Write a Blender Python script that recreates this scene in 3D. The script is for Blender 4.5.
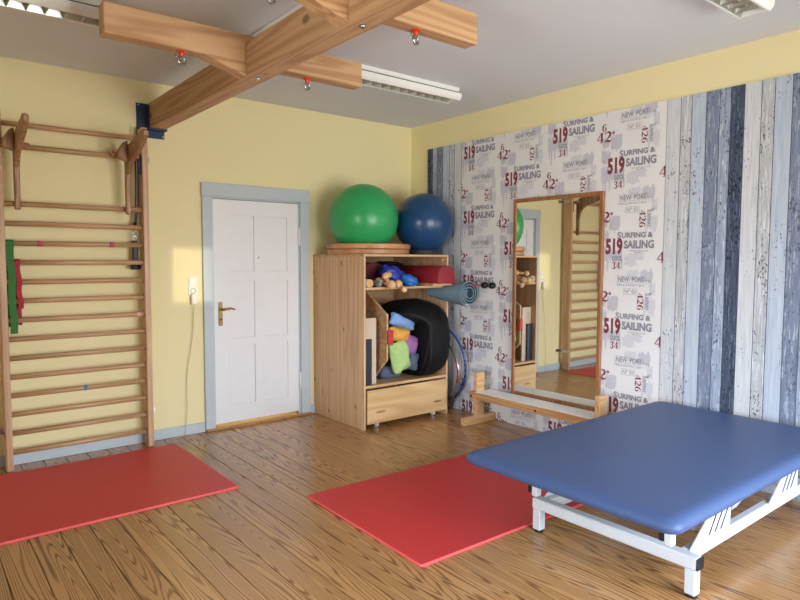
import bpy, bmesh, math, random
from mathutils import Vector, Matrix, noise, Euler

for o in list(bpy.data.objects):
    bpy.data.objects.remove(o, do_unlink=True)
scene = bpy.context.scene
COL = scene.collection
PI = math.pi
random.seed(7)

# ------------------------------------------------------------------ camera
YAW, PITCH, ROLL, FPX = 0.6768105, 0.0641078, 0.0027336, 620.70
cam = bpy.data.cameras.new('camera')
cam.sensor_fit = 'HORIZONTAL'
cam.sensor_width = 36.0
cam.lens = FPX / 800.0 * 36.0
cam.clip_start = 0.05
cam_ob = bpy.data.objects.new('camera', cam)
COL.objects.link(cam_ob)
d = Vector((math.sin(YAW) * math.cos(PITCH), math.cos(YAW) * math.cos(PITCH), -math.sin(PITCH)))
r = Vector((math.cos(YAW), -math.sin(YAW), 0))
u = r.cross(d)
r2 = r * math.cos(ROLL) + u * math.sin(ROLL)
u2 = -r * math.sin(ROLL) + u * math.cos(ROLL)
M = Matrix((r2, u2, -d)).transposed().to_4x4()
M.translation = Vector((-4.35620, -5.23477, 1.5))
cam_ob.matrix_world = M
scene.camera = cam_ob

# ------------------------------------------------------------------ world, light, exposure
world = bpy.data.worlds.new('sky')
scene.world = world
world.use_nodes = True
wt = world.node_tree
wn = wt.nodes
SKY = 20.5
tcw = wn.new('ShaderNodeTexCoord')
sxw = wn.new('ShaderNodeSeparateXYZ')
wt.links.new(tcw.outputs['Generated'], sxw.inputs[0])
mrw = wn.new('ShaderNodeMapRange')
mrw.inputs['From Min'].default_value = -1.0
wt.links.new(sxw.outputs[2], mrw.inputs[0])
rpw = wn.new('ShaderNodeValToRGB')
el = rpw.color_ramp.elements
el[0].position, el[0].color = 0.0, (0.36, 0.36, 0.35, 1)
el[1].position, el[1].color = 1.0, (0.52, 0.68, 1.0, 1)
for p_, c_ in ((0.49, (0.52, 0.52, 0.50, 1)), (0.535, (0.72, 0.80, 0.88, 1)), (0.60, (0.86, 0.95, 1.06, 1)), (0.70, (0.76, 0.88, 1.06, 1))):
    e_ = el.new(p_)
    e_.color = c_
wt.links.new(mrw.outputs[0], rpw.inputs[0])
wt.links.new(rpw.outputs[0], wn['Background'].inputs[0])
wn['Background'].inputs[1].default_value = SKY
scene.view_settings.view_transform = 'Standard'
scene.view_settings.look = 'None'
scene.view_settings.exposure = 0.62
scene.view_settings.gamma = 1.0
scene.view_settings.use_curve_mapping = False


def area(name, loc, direction, sx, sy, power, col, spread=PI):
    l = bpy.data.lights.new(name, 'AREA')
    l.shape = 'RECTANGLE'
    l.size, l.size_y = sx, sy
    l.energy = power
    l.color = col
    l.spread = spread
    o = bpy.data.objects.new(name, l)
    COL.objects.link(o)
    o.location = loc
    o.rotation_euler = Vector(direction).to_track_quat('-Z', 'Y').to_euler()
    return o


# light portals in the window openings: they only guide the sampling of the sky
for loc_, dir_, sx_, sy_ in (((-2.40, -6.49, 1.225), (0, 1, 0), 1.0, 1.95), ((-1.10, -6.49, 1.225), (0, 1, 0), 1.0, 1.95),
                             ((-5.99, -4.30, 1.30), (1, 0, 0), 1.5, 1.5)):
    o_ = area('window_portal', loc_, dir_, sx_, sy_, 1.0, (1, 1, 1))
    o_.data.cycles.is_portal = True
# low warm sun glint coming in through the window and landing beside the door
GL0 = Vector((-1.9, -6.3, 1.62))
area('sun_glint', GL0, Vector((-2.425, 0, 1.365)) - GL0, 0.33, 0.46, 0.125, (1.0, 0.90, 0.66), math.radians(0.9))


# ------------------------------------------------------------------ helpers


def S(r_, g, b):
    f = lambda c: (c / 255) / 12.92 if c / 255 <= 0.04045 else ((c / 255 + 0.055) / 1.055) ** 2.4
    return (f(r_), f(g), f(b), 1)


class N:
    """tiny node helper"""

    def __init__(s, name):
        s.m = bpy.data.materials.new(name)
        s.m.use_nodes = True
        s.t = s.m.node_tree
        s.b = s.t.nodes['Principled BSDF']

    def n(s, kind, **kw):
        x = s.t.nodes.new('ShaderNode' + kind)
        for k, v in kw.items():
            setattr(x, k, v)
        return x

    def l(s, a, b):
        s.t.links.new(a, b)

    def val(s, inp, v):
        if hasattr(v, 'is_linked') or hasattr(v, 'links'):
            s.l(v, inp)
        else:
            inp.default_value = v

    def math(s, op, a, b=0.0, c=None):
        x = s.n('Math', operation=op)
        s.val(x.inputs[0], a)
        s.val(x.inputs[1], b)
        if c is not None:
            s.val(x.inputs[2], c)
        return x.outputs[0]

    def mix(s, f, a, b):
        x = s.n('Mix', data_type='RGBA')
        s.val(x.inputs[0], f)
        s.val(x.inputs[6], a)
        s.val(x.inputs[7], b)
        return x.outputs[2]

    def obj(s, scale=(1, 1, 1), rnd=0.0, generated=False):
        tc = s.n('TexCoord')
        v = tc.outputs['Object']
        mp = s.n('Mapping')
        mp.inputs['Scale'].default_value = scale
        s.l(v, mp.inputs['Vector'])
        v = mp.outputs[0]
        if rnd:
            oi = s.n('ObjectInfo')
            mm = s.n('Vector' + 'Math', operation='MULTIPLY_ADD')
            cb = s.n('CombineXYZ')
            for i, k in enumerate((1.0, 1.73, 0.61)):
                s.l(s.math('MULTIPLY', oi.outputs['Random'], rnd * k), cb.inputs[i])
            ad = s.n('VectorMath', operation='ADD')
            s.l(v, ad.inputs[0])
            s.l(cb.outputs[0], ad.inputs[1])
            s.t.nodes.remove(mm)
            v = ad.outputs[0]
        return v

    def noise(s, v, scale, detail=2.0, rough=0.5, dist=0.0):
        x = s.n('TexNoise')
        s.l(v, x.inputs['Vector'])
        x.inputs['Scale'].default_value = scale
        x.inputs['Detail'].default_value = detail
        x.inputs['Roughness'].default_value = rough
        x.inputs['Distortion'].default_value = dist
        return x.outputs['Fac']

    def ramp(s, f, stops):
        x = s.n('ValToRGB')
        e = x.color_ramp.elements
        while len(e) < len(stops):
            e.new(0.5)
        for i, (p, c) in enumerate(stops):
            e[i].position = p
            e[i].color = c if len(c) == 4 else (*c, 1)
        s.l(f, x.inputs[0])
        return x.outputs[0]

    def bump(s, h, strength=0.1, dist=0.01):
        x = s.n('Bump')
        x.inputs['Strength'].default_value = strength
        x.inputs['Distance'].default_value = dist
        s.l(h, x.inputs['Height'])
        s.l(x.outputs[0], s.b.inputs['Normal'])

    def done(s, col, rough=0.5, metal=0.0, spec=0.5):
        s.val(s.b.inputs['Base Color'], col)
        s.val(s.b.inputs['Roughness'], rough)
        s.b.inputs['Metallic'].default_value = metal
        s.b.inputs['Specular IOR Level'].default_value = spec
        return s.m


def plain(name, c, rough=0.5, metal=0.0, var=0.06, scale=12.0, bump=0.0, spec=0.5):
    k = N(name)
    v = k.obj()
    f = k.noise(v, scale, 3)
    lo = tuple(x * (1 - var) for x in c[:3]) + (1,)
    hi = tuple(min(1, x * (1 + var)) for x in c[:3]) + (1,)
    col = k.mix(f, lo, hi)
    if bump:
        k.bump(k.noise(v, scale * 6, 2), bump, 0.004)
    return k.done(col, rough, metal, spec)


def wood(name, light, dark, axis='z', cross=7.0, along=0.6, rings=9.0, rough=0.5, rnd=30.0,
         sharp=(0.35, 0.75), knots=0.0, hue=0.12, coat=0.0, lam=0.0, contrast=1.0):
    k = N(name)
    sc = [cross] * 3
    sc['xyz'.index(axis)] = along
    v = k.obj(tuple(sc), rnd)
    f = k.noise(v, 1.0, 1.5, 0.45, 0.15)
    s = k.math('SINE', k.math('MULTIPLY', f, rings * 2 * PI))
    s = k.math('MULTIPLY_ADD', s, 0.5, 0.5)
    s = k.ramp(s, [(sharp[0], (0, 0, 0, 1)), (sharp[1], (1, 1, 1, 1))])
    fs = [90.0] * 3
    fs['xyz'.index(axis)] = 2.0
    fib = k.noise(k.obj(tuple(fs), rnd), 1.0, 2)
    big = k.noise(k.obj(tuple(x * 0.25 for x in sc), rnd), 1.0, 1)
    amt = k.math('MULTIPLY', k.math('MULTIPLY', s, contrast), k.math('MULTIPLY_ADD', fib, 0.9, 0.35))
    col = k.mix(amt, light, dark)
    mid = tuple((light[i] + dark[i]) * 0.5 for i in range(3)) + (1,)
    col = k.mix(k.math('MULTIPLY', big, 0.35), col, mid)
    oi = k.n('ObjectInfo')
    hs = k.n('HueSaturation')
    if lam:
        sx = k.n('SeparateXYZ')
        tc = k.n('TexCoord')
        k.l(tc.outputs['Object'], sx.inputs[0])
        fl = k.math('FLOOR', k.math('DIVIDE', sx.outputs[1], lam))
        wnz = k.n('TexWhiteNoise', noise_dimensions='1D')
        k.l(fl, wnz.inputs['W'])
        rv = wnz.outputs['Value']
    else:
        rv = oi.outputs['Random']
    k.l(k.math('MULTIPLY_ADD', rv, hue * 2, 1 - hue), hs.inputs['Value'])
    k.l(col, hs.inputs['Color'])
    col = hs.outputs[0]
    if knots:
        ks = [knots] * 3
        ks['xyz'.index(axis)] = knots * 0.62
        vo = k.n('TexVoronoi')
        k.l(k.obj(tuple(ks), rnd), vo.inputs['Vector'])
        vo.inputs['Scale'].default_value = 1.0
        kn = k.ramp(vo.outputs['Distance'], [(0.07, (1, 1, 1, 1)), (0.14, (0, 0, 0, 1))])
        col = k.mix(k.math('MULTIPLY', kn, 0.75), col, tuple(x * 0.35 for x in dark[:3]) + (1,))
    k.bump(fib, 0.06, 0.002)
    m = k.done(col, rough)
    if coat:
        k.b.inputs['Coat Weight'].default_value = coat
        k.b.inputs['Coat Roughness'].default_value = 0.18
    return m


MAT = {}


class G:
    """collects geometry for ONE mesh"""

    def __init__(s):
        s.bm = bmesh.new()
        s.mi = 0

    def _mark(s, faces):
        for f in faces:
            f.material_index = s.mi

    def face(s, pts):
        f = s.bm.faces.new([s.bm.verts.new(p) for p in pts])
        f.material_index = s.mi

    def box(s, x0, x1, y0, y1, z0, z1, bev=0.0, rot=None, seg=1):
        b = bmesh.new()
        bmesh.ops.create_cube(b, size=1)
        for v in b.verts:
            v.co = Vector((x0 + (v.co.x + .5) * (x1 - x0), y0 + (v.co.y + .5) * (y1 - y0), z0 + (v.co.z + .5) * (z1 - z0)))
        if bev:
            bmesh.ops.bevel(b, geom=b.edges[:], offset=bev, segments=seg, affect='EDGES', profile=0.5)
        if rot is not None:
            c, m = rot
            for v in b.verts:
                v.co = m @ (v.co - Vector(c)) + Vector(c)
        s.add(b)
        return s

    def add(s, b, mat=None):
        mp = {}
        for v in b.verts:
            mp[v] = s.bm.verts.new(mat @ v.co if mat else v.co)
        for f in b.faces:
            try:
                nf = s.bm.faces.new([mp[v] for v in f.verts])
                nf.material_index = s.mi
                nf.smooth = f.smooth
            except ValueError:
                pass
        b.free()

    def ring_loft(s, rings, closed=False, cap=True, smooth=True):
        R = [[s.bm.verts.new(p) for p in ring] for ring in rings]
        n = len(R[0])
        pairs = list(zip(R, R[1:]))
        if closed:
            pairs.append((R[-1], R[0]))
        for a, b in pairs:
            for i in range(n):
                j = (i + 1) % n
                f = s.bm.faces.new((a[i], a[j], b[j], b[i]))
                f.smooth = smooth
                f.material_index = s.mi
        if cap and not closed:
            for q, rv in ((R[0], True), (R[-1], False)):
                f = s.bm.faces.new(list(reversed(q)) if rv else q)
                f.material_index = s.mi
        return s

    def tube(s, pts, rad, n=10, closed=False, cap=True, squash=None):
        pts = [Vector(p) for p in pts]
        rings = []
        m = len(pts)
        prev = None
        for i, p in enumerate(pts):
            if closed:
                t = (pts[(i + 1) % m] - pts[i - 1]).normalized()
            else:
                t = (pts[min(i + 1, m - 1)] - pts[max(i - 1, 0)]).normalized()
            if prev is None:
                up = Vector((0, 0, 1)) if abs(t.z) < 0.9 else Vector((1, 0, 0))
                a = t.cross(up).normalized()
            else:
                a = (prev - t * prev.dot(t)).normalized()
            prev = a
            b = t.cross(a)
            rr = rad[i] if isinstance(rad, (list, tuple)) else rad
            rings.append([p + a * (rr * math.cos(2 * PI * k / n)) + b * (rr * math.sin(2 * PI * k / n)) for k in range(n)])
        return s.ring_loft(rings, closed, cap)

    def cyl(s, p, q, rad, n=16, rad2=None):
        return s.tube([p, q], [rad, rad if rad2 is None else rad2], n)

    def prism(s, poly, axis, a, b, bev=0.0):
        """poly in the two remaining axes (cyclic order xyz)"""
        def P(c, w):
            if axis == 'x':
                return (w, c[0], c[1])
            if axis == 'y':
                return (c[0], w, c[1])
            return (c[0], c[1], w)
        bb = bmesh.new()
        A = [bb.verts.new(P(c, a)) for c in poly]
        B_ = [bb.verts.new(P(c, b)) for c in poly]
        bb.faces.new(A)
        bb.faces.new(list(reversed(B_)))
        for i in range(len(poly)):
            j = (i + 1) % len(poly)
            bb.faces.new((A[j], A[i], B_[i], B_[j]))
        bmesh.ops.recalc_face_normals(bb, faces=bb.faces[:])
        if bev:
            bmesh.ops.bevel(bb, geom=[e for e in bb.edges if len(e.link_faces) == 2 and e.calc_face_angle(0) > 0.6],
                            offset=bev, segments=1, affect='EDGES')
        s.add(bb)
        return s

    def blob(s, c, rad, rot=(0, 0, 0), e=1.0, nu=20, nv=14, amp=0.0, freq=4.0, seed=0.0, fn=None):
        m = Euler(rot).to_matrix()
        c = Vector(c)
        sg = lambda w, p: math.copysign(abs(w) ** p, w)
        grid = []
        for i in range(1, nv):
            th = -PI / 2 + PI * i / nv
            row = []
            for j in range(nu):
                ph = 2 * PI * j / nu
                p = Vector((sg(math.cos(th), e) * sg(math.cos(ph), e), sg(math.cos(th), e) * sg(math.sin(ph), e), sg(math.sin(th), e)))
                row.append(p)
            grid.append(row)

        def fin(p):
            q = Vector((p.x * rad[0], p.y * rad[1], p.z * rad[2]))
            if amp:
                q *= 1 + amp * noise.noise(p * freq + Vector((seed, seed * 1.7, -seed)))
            if fn:
                q = fn(q)
            return m @ q + c
        V = [[s.bm.verts.new(fin(p)) for p in row] for row in grid]
        lo = s.bm.verts.new(fin(Vector((0, 0, -1))))
        hi = s.bm.verts.new(fin(Vector((0, 0, 1))))
        fs = []
        for a, b in zip(V, V[1:]):
            for j in range(nu):
                k = (j + 1) % nu
                fs.append(s.bm.faces.new((a[j], a[k], b[k], b[j])))
        for j in range(nu):
            k = (j + 1) % nu
            fs.append(s.bm.faces.new((lo, V[0][k], V[0][j])))
            fs.append(s.bm.faces.new((V[-1][j], V[-1][k], hi)))
        for f in fs:
            f.smooth = True
            f.material_index = s.mi
        return s

    def build(s, name, mat, parent=None, origin=None, smooth=False):
        me = bpy.data.meshes.new(name)
        bmesh.ops.recalc_face_normals(s.bm, faces=s.bm.faces[:])
        if smooth:
            for f in s.bm.faces:
                f.smooth = True
        org = Vector(origin) if origin is not None else (WORLD[parent.name] if parent else Vector((0, 0, 0)))
        for v in s.bm.verts:
            v.co -= org
        s.bm.to_mesh(me)
        s.bm.free()
        for x in (mat if isinstance(mat, (list, tuple)) else [mat]):
            me.materials.append(x)
        return link(name, me, parent, org)


WORLD = {}


def link(name, data, parent=None, org=(0, 0, 0)):
    o = bpy.data.objects.new(name, data)
    COL.objects.link(o)
    org = Vector(org)
    WORLD[o.name] = org
    if parent:
        o.parent = parent
        o.location = org - WORLD[parent.name]
    else:
        o.location = org
    return o


def tag(o, label=None, cat=None, group=None, kind=None):
    if label:
        o['label'] = label
    if cat:
        o['category'] = cat
    if group:
        o['group'] = group
    if kind:
        o['kind'] = kind
    return o


def thing(name, label, cat, loc=(0, 0, 0), group=None, kind=None):
    return tag(link(name, None, None, loc), label, cat, group, kind)


def gbox(name, mat, parent, x0, x1, y0, y1, z0, z1, bev=0.0, seg=1):
    return G().box(x0, x1, y0, y1, z0, z1, bev, seg=seg).build(name, mat, parent)


# ------------------------------------------------------------------ materials
k = N('yellow_wall_paint')
v = k.obj()
MAT['wall'] = None
c = k.mix(k.noise(v, 1.6, 3), S(238, 225, 174), S(241, 229, 181))
k.bump(k.noise(v, 60, 3), 0.08, 0.004)
MAT['wall'] = k.done(c, 0.75, spec=0.25)
k = N('white_ceiling_paint')
v = k.obj()
k.bump(k.noise(v, 45, 3), 0.10, 0.004)
MAT['ceil'] = k.done(k.mix(k.noise(v, 1.2, 2), S(220, 223, 228), S(226, 229, 233)), 0.85, spec=0.2)
MAT['trim'] = plain('pale_blue_trim_paint', S(190, 200, 206), 0.45)
MAT['door'] = plain('white_door_paint', S(236, 236, 238), 0.4, var=0.02)
MAT['plastic'] = plain('white_plastic', S(236, 232, 220), 0.4, var=0.02)
MAT['brass'] = plain('brass', S(150, 122, 62), 0.3, 1.0, var=0.15, scale=30)
MAT['floor'] = wood('pitch_pine_floor', S(190, 142, 90), S(98, 58, 28), 'y', 6.5, 0.36, 32.0, 0.25, 60.0, (0.55, 1.0), hue=0.11, coat=0.2, contrast=1.0)
MAT['subfloor'] = plain('dark_gap', S(36, 24, 16), 0.9)
MAT['beam'] = wood('beam_spruce', S(202, 162, 120), S(166, 122, 84), 'y', 9.0, 0.45, 7.0, 0.6, 20.0, (0.2, 0.95), knots=5.0, hue=0.05)
MAT['beamx'] = wood('cross_beam_spruce', S(206, 166, 122), S(168, 122, 82), 'x', 9.0, 0.45, 7.0, 0.6, 20.0, (0.2, 0.95), knots=5.0, hue=0.05)
MAT['bars'] = wood('wall_bar_beech', S(212, 176, 136), S(182, 140, 102), 'z', 20, 0.8, 4.0, 0.45, 20.0, (0.2, 0.95), hue=0.06)
MAT['rung'] = wood('rung_beech', S(200, 164, 122), S(166, 124, 86), 'x', 30, 0.8, 5.0, 0.42, 20.0, (0.2, 0.95), hue=0.10)
MAT['bracket'] = wood('bracket_wood', S(168, 128, 88), S(128, 90, 56), 'z', 20, 2, 4.0, 0.42, 20.0, (0.2, 0.95), hue=0.06)
MAT['pine'] = wood('knotty_pine', S(220, 182, 142), S(196, 152, 112), 'z', 12, 0.5, 5.0, 0.5, 8.0, (0.2, 0.95), knots=8.0, hue=0.05, lam=0.115)
MAT['pinex'] = wood('pine_shelf', S(214, 174, 128), S(182, 136, 92), 'x', 7, 0.5, 5.0, 0.5, 8.0, (0.2, 0.95), hue=0.05)
MAT['birch'] = wood('birch_drawer', S(222, 186, 136), S(196, 154, 102), 'x', 4, 0.7, 4.0, 0.42, 8.0, (0.1, 1.0), hue=0.03)
MAT['bench'] = wood('bench_pine', S(220, 180, 130), S(190, 142, 94), 'x', 16, 1, 4.0, 0.5, 8.0, (0.1, 1.0), hue=0.05)
MAT['benchy'] = wood('bench_rail_pine', S(206, 160, 108), S(170, 120, 74), 'y', 16, 1, 4.0, 0.5, 8.0, (0.1, 1.0), hue=0.05)
MAT['mframe'] = wood('mirror_frame_wood', S(164, 112, 70), S(128, 80, 46), 'z', 30, 1.5, 4.0, 0.4, 8.0, (0.1, 1.0), hue=0.05)
MAT['boards'] = wood('round_board_wood', S(194, 142, 94), S(170, 114, 70), 'x', 10, 1, 3.0, 0.4, 8.0, (0.1, 1.0), hue=0.04)
MAT['turned'] = wood('turned_wood', S(226, 184, 138), S(198, 150, 104), 'y', 12, 2, 3.0, 0.4, 8.0, (0.1, 1.0), hue=0.06)
MAT['thresh'] = wood('threshold_wood', S(196, 146, 92), S(150, 100, 56), 'x', 20, 1, 4.0, 0.4, 8.0, (0.1, 1.0))
MAT['steel'] = plain('steel', S(180, 182, 184), 0.25, 1.0, var=0.1)
MAT['bluesteel'] = plain('blue_painted_steel', S(34, 52, 84), 0.45, 0.2, var=0.15)
MAT['redplastic'] = plain('orange_red_plastic', S(222, 78, 40), 0.4)
MAT['redmat'] = plain('red_gym_mat', S(206, 54, 56), 0.48, var=0.05, scale=3, bump=0.12)
MAT['matside'] = plain('mat_edge_foam', S(226, 92, 92), 0.6)
MAT['vinyl'] = plain('blue_vinyl', S(68, 88, 130), 0.46, var=0.04, scale=2.5, bump=0.05, spec=0.35)
MAT['white_metal'] = plain('white_powder_coat', S(204, 208, 213), 0.35, var=0.02)
MAT['black'] = plain('black_rubber', S(16, 16, 18), 0.5)
MAT['blackfab'] = plain('black_nylon', S(9, 9, 11), 0.62, var=0.3, scale=40, bump=0.25, spec=0.3)
MAT['green_ball'] = plain('green_vinyl', S(46, 160, 92), 0.30, var=0.05, scale=3)
MAT['blue_ball'] = plain('navy_vinyl', S(26, 68, 112), 0.28, var=0.06, scale=3)
MAT['ringgrey'] = plain('charcoal_rubber', S(52, 52, 56), 0.6)
MAT['greenband'] = plain('green_latex', S(46, 116, 42), 0.7)
MAT['redband'] = plain('red_latex', S(168, 30, 38), 0.7)
MAT['tape_pink'] = plain('pink_tape', S(196, 84, 100), 0.6)
MAT['tape_pale'] = plain('pale_pink_tape', S(226, 176, 168), 0.6)
MAT['tape_blue'] = plain('blue_tape', S(66, 138, 172), 0.6)
MAT['maroon'] = plain('dark_red_vinyl', S(142, 34, 44), 0.42)
MAT['maroon_shaded'] = plain('shaded_red_vinyl', S(92, 26, 34), 0.5)  # the dark red vinyl, darkened to carry the shade deep in the shelf
MAT['rollmat'] = plain('grey_blue_foam', S(112, 136, 150), 0.7, bump=0.2)
MAT['rollmat_gap_shade'] = plain('foam_gap_shade', S(50, 70, 84), 0.8)  # inner faces darkened so the gaps between coils read as shade
MAT['cloth_blue'] = plain('light_blue_cloth', S(126, 160, 206), 0.85, var=0.12, scale=20, bump=0.2)
MAT['cloth_orange'] = plain('orange_cloth', S(222, 160, 70), 0.85, var=0.1, scale=20, bump=0.2)
MAT['cloth_purple'] = plain('mauve_cloth', S(150, 96, 148), 0.85, var=0.1, scale=20, bump=0.2)
MAT['cloth_green'] = plain('pale_green_cloth', S(172, 200, 126), 0.85, var=0.1, scale=20, bump=0.2)
MAT['cloth_denim'] = plain('slate_cloth', S(84, 92, 116), 0.9, var=0.3, scale=30, bump=0.2)
MAT['cloth_royal'] = plain('royal_blue_nylon', S(38, 56, 158), 0.45, var=0.3, scale=14, bump=0.2)
MAT['cloth_azure'] = plain('azure_nylon', S(28, 104, 186), 0.45, var=0.2, scale=14, bump=0.2)
MAT['beige'] = plain('beige_laminate', S(202, 182, 160), 0.6)
MAT['slate'] = plain('dark_slate_board', S(40, 44, 54), 0.5)
MAT['redblock'] = plain('red_paint', S(186, 44, 44), 0.5)
MAT['magenta'] = plain('pink_plastic', S(200, 40, 96), 0.4)
MAT['gum_grey'] = plain('grey_plastic', S(128, 134, 138), 0.4)
MAT['lampwhite'] = plain('lamp_white_enamel', S(240, 241, 236), 0.4, var=0.02)
MAT['lampgap'] = plain('lamp_shadow_gap', S(96, 92, 88), 0.7)
MAT['louvre'] = plain('polished_aluminium', S(190, 192, 188), 0.30, 1.0, var=0.05)
MAT['benchtop'] = plain('white_bench_laminate', S(236, 236, 232), 0.35, var=0.03)
MAT['mirror'] = N('mirror_silver').done(S(238, 240, 238), 0.015, 1.0)
k = N('window_glass')
tr_ = k.n('BsdfTransparent')
gs_ = k.n('BsdfGlossy')
gs_.inputs['Roughness'].default_value = 0.0
lw_ = k.n('Fresnel')
mx_ = k.n('MixShader')
k.l(lw_.outputs[0], mx_.inputs[0])
k.l(tr_.outputs[0], mx_.inputs[1])
k.l(gs_.outputs[0], mx_.inputs[2])
k.l(mx_.outputs[0], k.t.nodes['Material Output'].inputs['Surface'])
MAT['glass'] = k.m
k = N('clear_plastic')
k.b.inputs['Transmission Weight'].default_value = 0.8
MAT['clear'] = k.done(S(226, 228, 230), 0.08)
k = N('twisted_blue_hoop')
wv = k.n('TexWave', wave_type='BANDS', bands_direction='DIAGONAL')
k.l(k.obj((1, 1, 1)), wv.inputs['Vector'])
wv.inputs['Scale'].default_value = 14
MAT['hoopblue'] = k.done(k.mix(wv.outputs['Fac'], S(20, 34, 74), S(48, 104, 172)), 0.35)
k = N('nautical_wallpaper')
MAT['paper'] = k.done(k.mix(k.noise(k.obj(), 3, 3), S(226, 225, 226), S(233, 232, 233)), 0.7, spec=0.3)
MAT['ink_grey'] = plain('print_grey', S(138, 139, 154), 0.7, var=0.12, scale=60)
MAT['ink_red'] = plain('print_dark_red', S(130, 54, 68), 0.7, var=0.2, scale=60)
MAT['ink_pale'] = plain('print_pale_grey', S(160, 160, 174), 0.7, var=0.06, scale=40)
MAT['ink_stain'] = plain('print_stain', S(198, 198, 208), 0.7, var=0.05, scale=25)
MAT['ink_faint'] = plain('print_faint_stain', S(211, 211, 219), 0.7, var=0.04, scale=25)


def plank_print(name, base, dark, fleck, amount, scratch=None):
    k = N(name)
    st = k.noise(k.obj((1, 70, 4.0), 9.0), 1.0, 5, 0.7)
    c = k.mix(k.ramp(st, [(0.36, (0, 0, 0, 1)), (0.66, (1, 1, 1, 1))]), base, dark)
    if scratch:
        s2 = k.noise(k.obj((1, 90, 9.0), 33.0), 1.0, 4, 0.65)
        c = k.mix(k.ramp(s2, [(0.56, (0, 0, 0, 1)), (0.62, (0.8, 0.8, 0.8, 1))]), c, scratch)
    # chipped paint: clusters of small dark flecks
    cl = k.noise(k.obj((1, 9, 3.0), 9.0), 1.0, 2)
    sp = k.noise(k.obj((1, 75, 40), 9.0), 1.0, 3, 0.6)
    f = k.math('MULTIPLY_ADD', cl, 0.55, sp)
    c = k.mix(k.ramp(k.math('SUBTRACT', f, 0.30), [(amount, (0, 0, 0, 1)), (amount + 0.05, (1, 1, 1, 1))]), c, fleck)
    return k.done(c, 0.7, spec=0.3)


MAT['pk_white'] = plank_print('printed_plank_white', S(218, 220, 223), S(190, 195, 201), S(92, 98, 108), 0.64)
MAT['pk_grey'] = plank_print('printed_plank_grey', S(206, 208, 213), S(158, 161, 168), S(92, 95, 104), 0.585, S(224, 226, 230))
MAT['pk_blue'] = plank_print('printed_plank_pale_blue', S(196, 206, 219), S(170, 182, 200), S(88, 98, 116), 0.64)
MAT['pk_slate'] = plank_print('printed_plank_slate', S(134, 145, 168), S(106, 116, 140), S(84, 94, 116), 0.60, S(184, 193, 208))
MAT['pk_mid'] = plank_print('printed_plank_mid', S(172, 183, 202), S(124, 137, 162), S(88, 98, 122), 0.61, S(208, 214, 224))
MAT['pk_navy'] = plank_print('printed_plank_navy', S(84, 94, 116), S(50, 59, 80), S(36, 42, 58), 0.58, S(118, 130, 152))
MAT['pk_line'] = plain('printed_plank_joint', S(58, 64, 80), 0.8)

# ------------------------------------------------------------------ room shell
XL, YF, HC = -6.0, -6.5, 2.92
fl = G().box(XL, 0, YF, 0, -0.10, -0.022).build('floor', MAT['subfloor'])
tag(fl, kind='structure')
PW = 0.1465
plank_me = None
xs = -3.437
x = xs - PW * math.floor((xs - XL) / PW)
edges = [XL]
while x < -0.01:
    if x > edges[-1] + 0.01:
        edges.append(x)
    x += PW
edges.append(0.0)
for a, b in zip(edges, edges[1:]):
    if abs(b - a - PW) < 1e-4:
        if plank_me is None:
            g = G()
            g.box(0.0018, PW - 0.0018, YF, 0, -0.022, 0.0, 0.0018)
            o = g.build('floorboard', MAT['floor'], fl, origin=(0, 0, 0))
            plank_me = o.data
            o.location = (a, 0, 0)
        else:
            o = bpy.data.objects.new('floorboard', plank_me)
            COL.objects.link(o)
            o.parent = fl
            o.location = (a, 0, 0)
    else:
        G().box(a, b - 0.001, YF, 0, -0.022, 0.0, 0.0008).build('floorboard', MAT['floor'], fl)
tag(G().box(XL - .15, 0.15, YF - .15, 0.15, HC, HC + .12).build('ceiling', MAT['ceil']), kind='structure')
# back wall with the door opening
DX0, DX1, DZ = -2.245, -1.385, 2.045
g = G()
g.box(DX0 - .2, DX1 + .2, 0.15, 0.25, -.1, DZ + .2)  # unseen slab added behind the door to stop sky light leaking in
g.box(XL - .15, DX0, 0, 0.15, -.1, HC).box(DX1, 0.15, 0, 0.15, -.1, HC).box(DX0, DX1, 0, 0.15, DZ, HC)
tag(g.build('wall_back', MAT['wall']), kind='structure')
tag(G().box(0, 0.15, YF - .15, 0, -.1, HC).build('wall_right', MAT['wall']), kind='structure')


def wall_open(g, axis, w0, w1, a0, a1, opens):
    """wall slab between a0..a1 with rectangular openings (lo, hi, z0, z1)"""
    def bx(p, q, z0, z1):
        if q - p < 1e-4 or z1 - z0 < 1e-4:
            return
        if axis == 'y':
            g.box(p, q, w0, w1, z0, z1)
        else:
            g.box(w0, w1, p, q, z0, z1)
    cur = a0
    for lo, hi, z0, z1 in opens:
        bx(cur, lo, -.1, HC)
        bx(lo, hi, -.1, z0)
        bx(lo, hi, z1, HC)
        cur = hi
    bx(cur, a1, -.1, HC)


g = G()
wall_open(g, 'y', YF - .15, YF, XL - .15, 0.0, [(-2.95, -1.85, 0.2, 2.25), (-1.65, -0.55, 0.2, 2.25)])
tag(g.build('wall_front', MAT['wall']), kind='structure')
g = G()
wall_open(g, 'x', XL - .15, XL, YF, 0.0, [(-5.1, -3.5, 0.5, 2.1)])
tag(g.build('wall_left', MAT['wall']), kind='structure')


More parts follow.
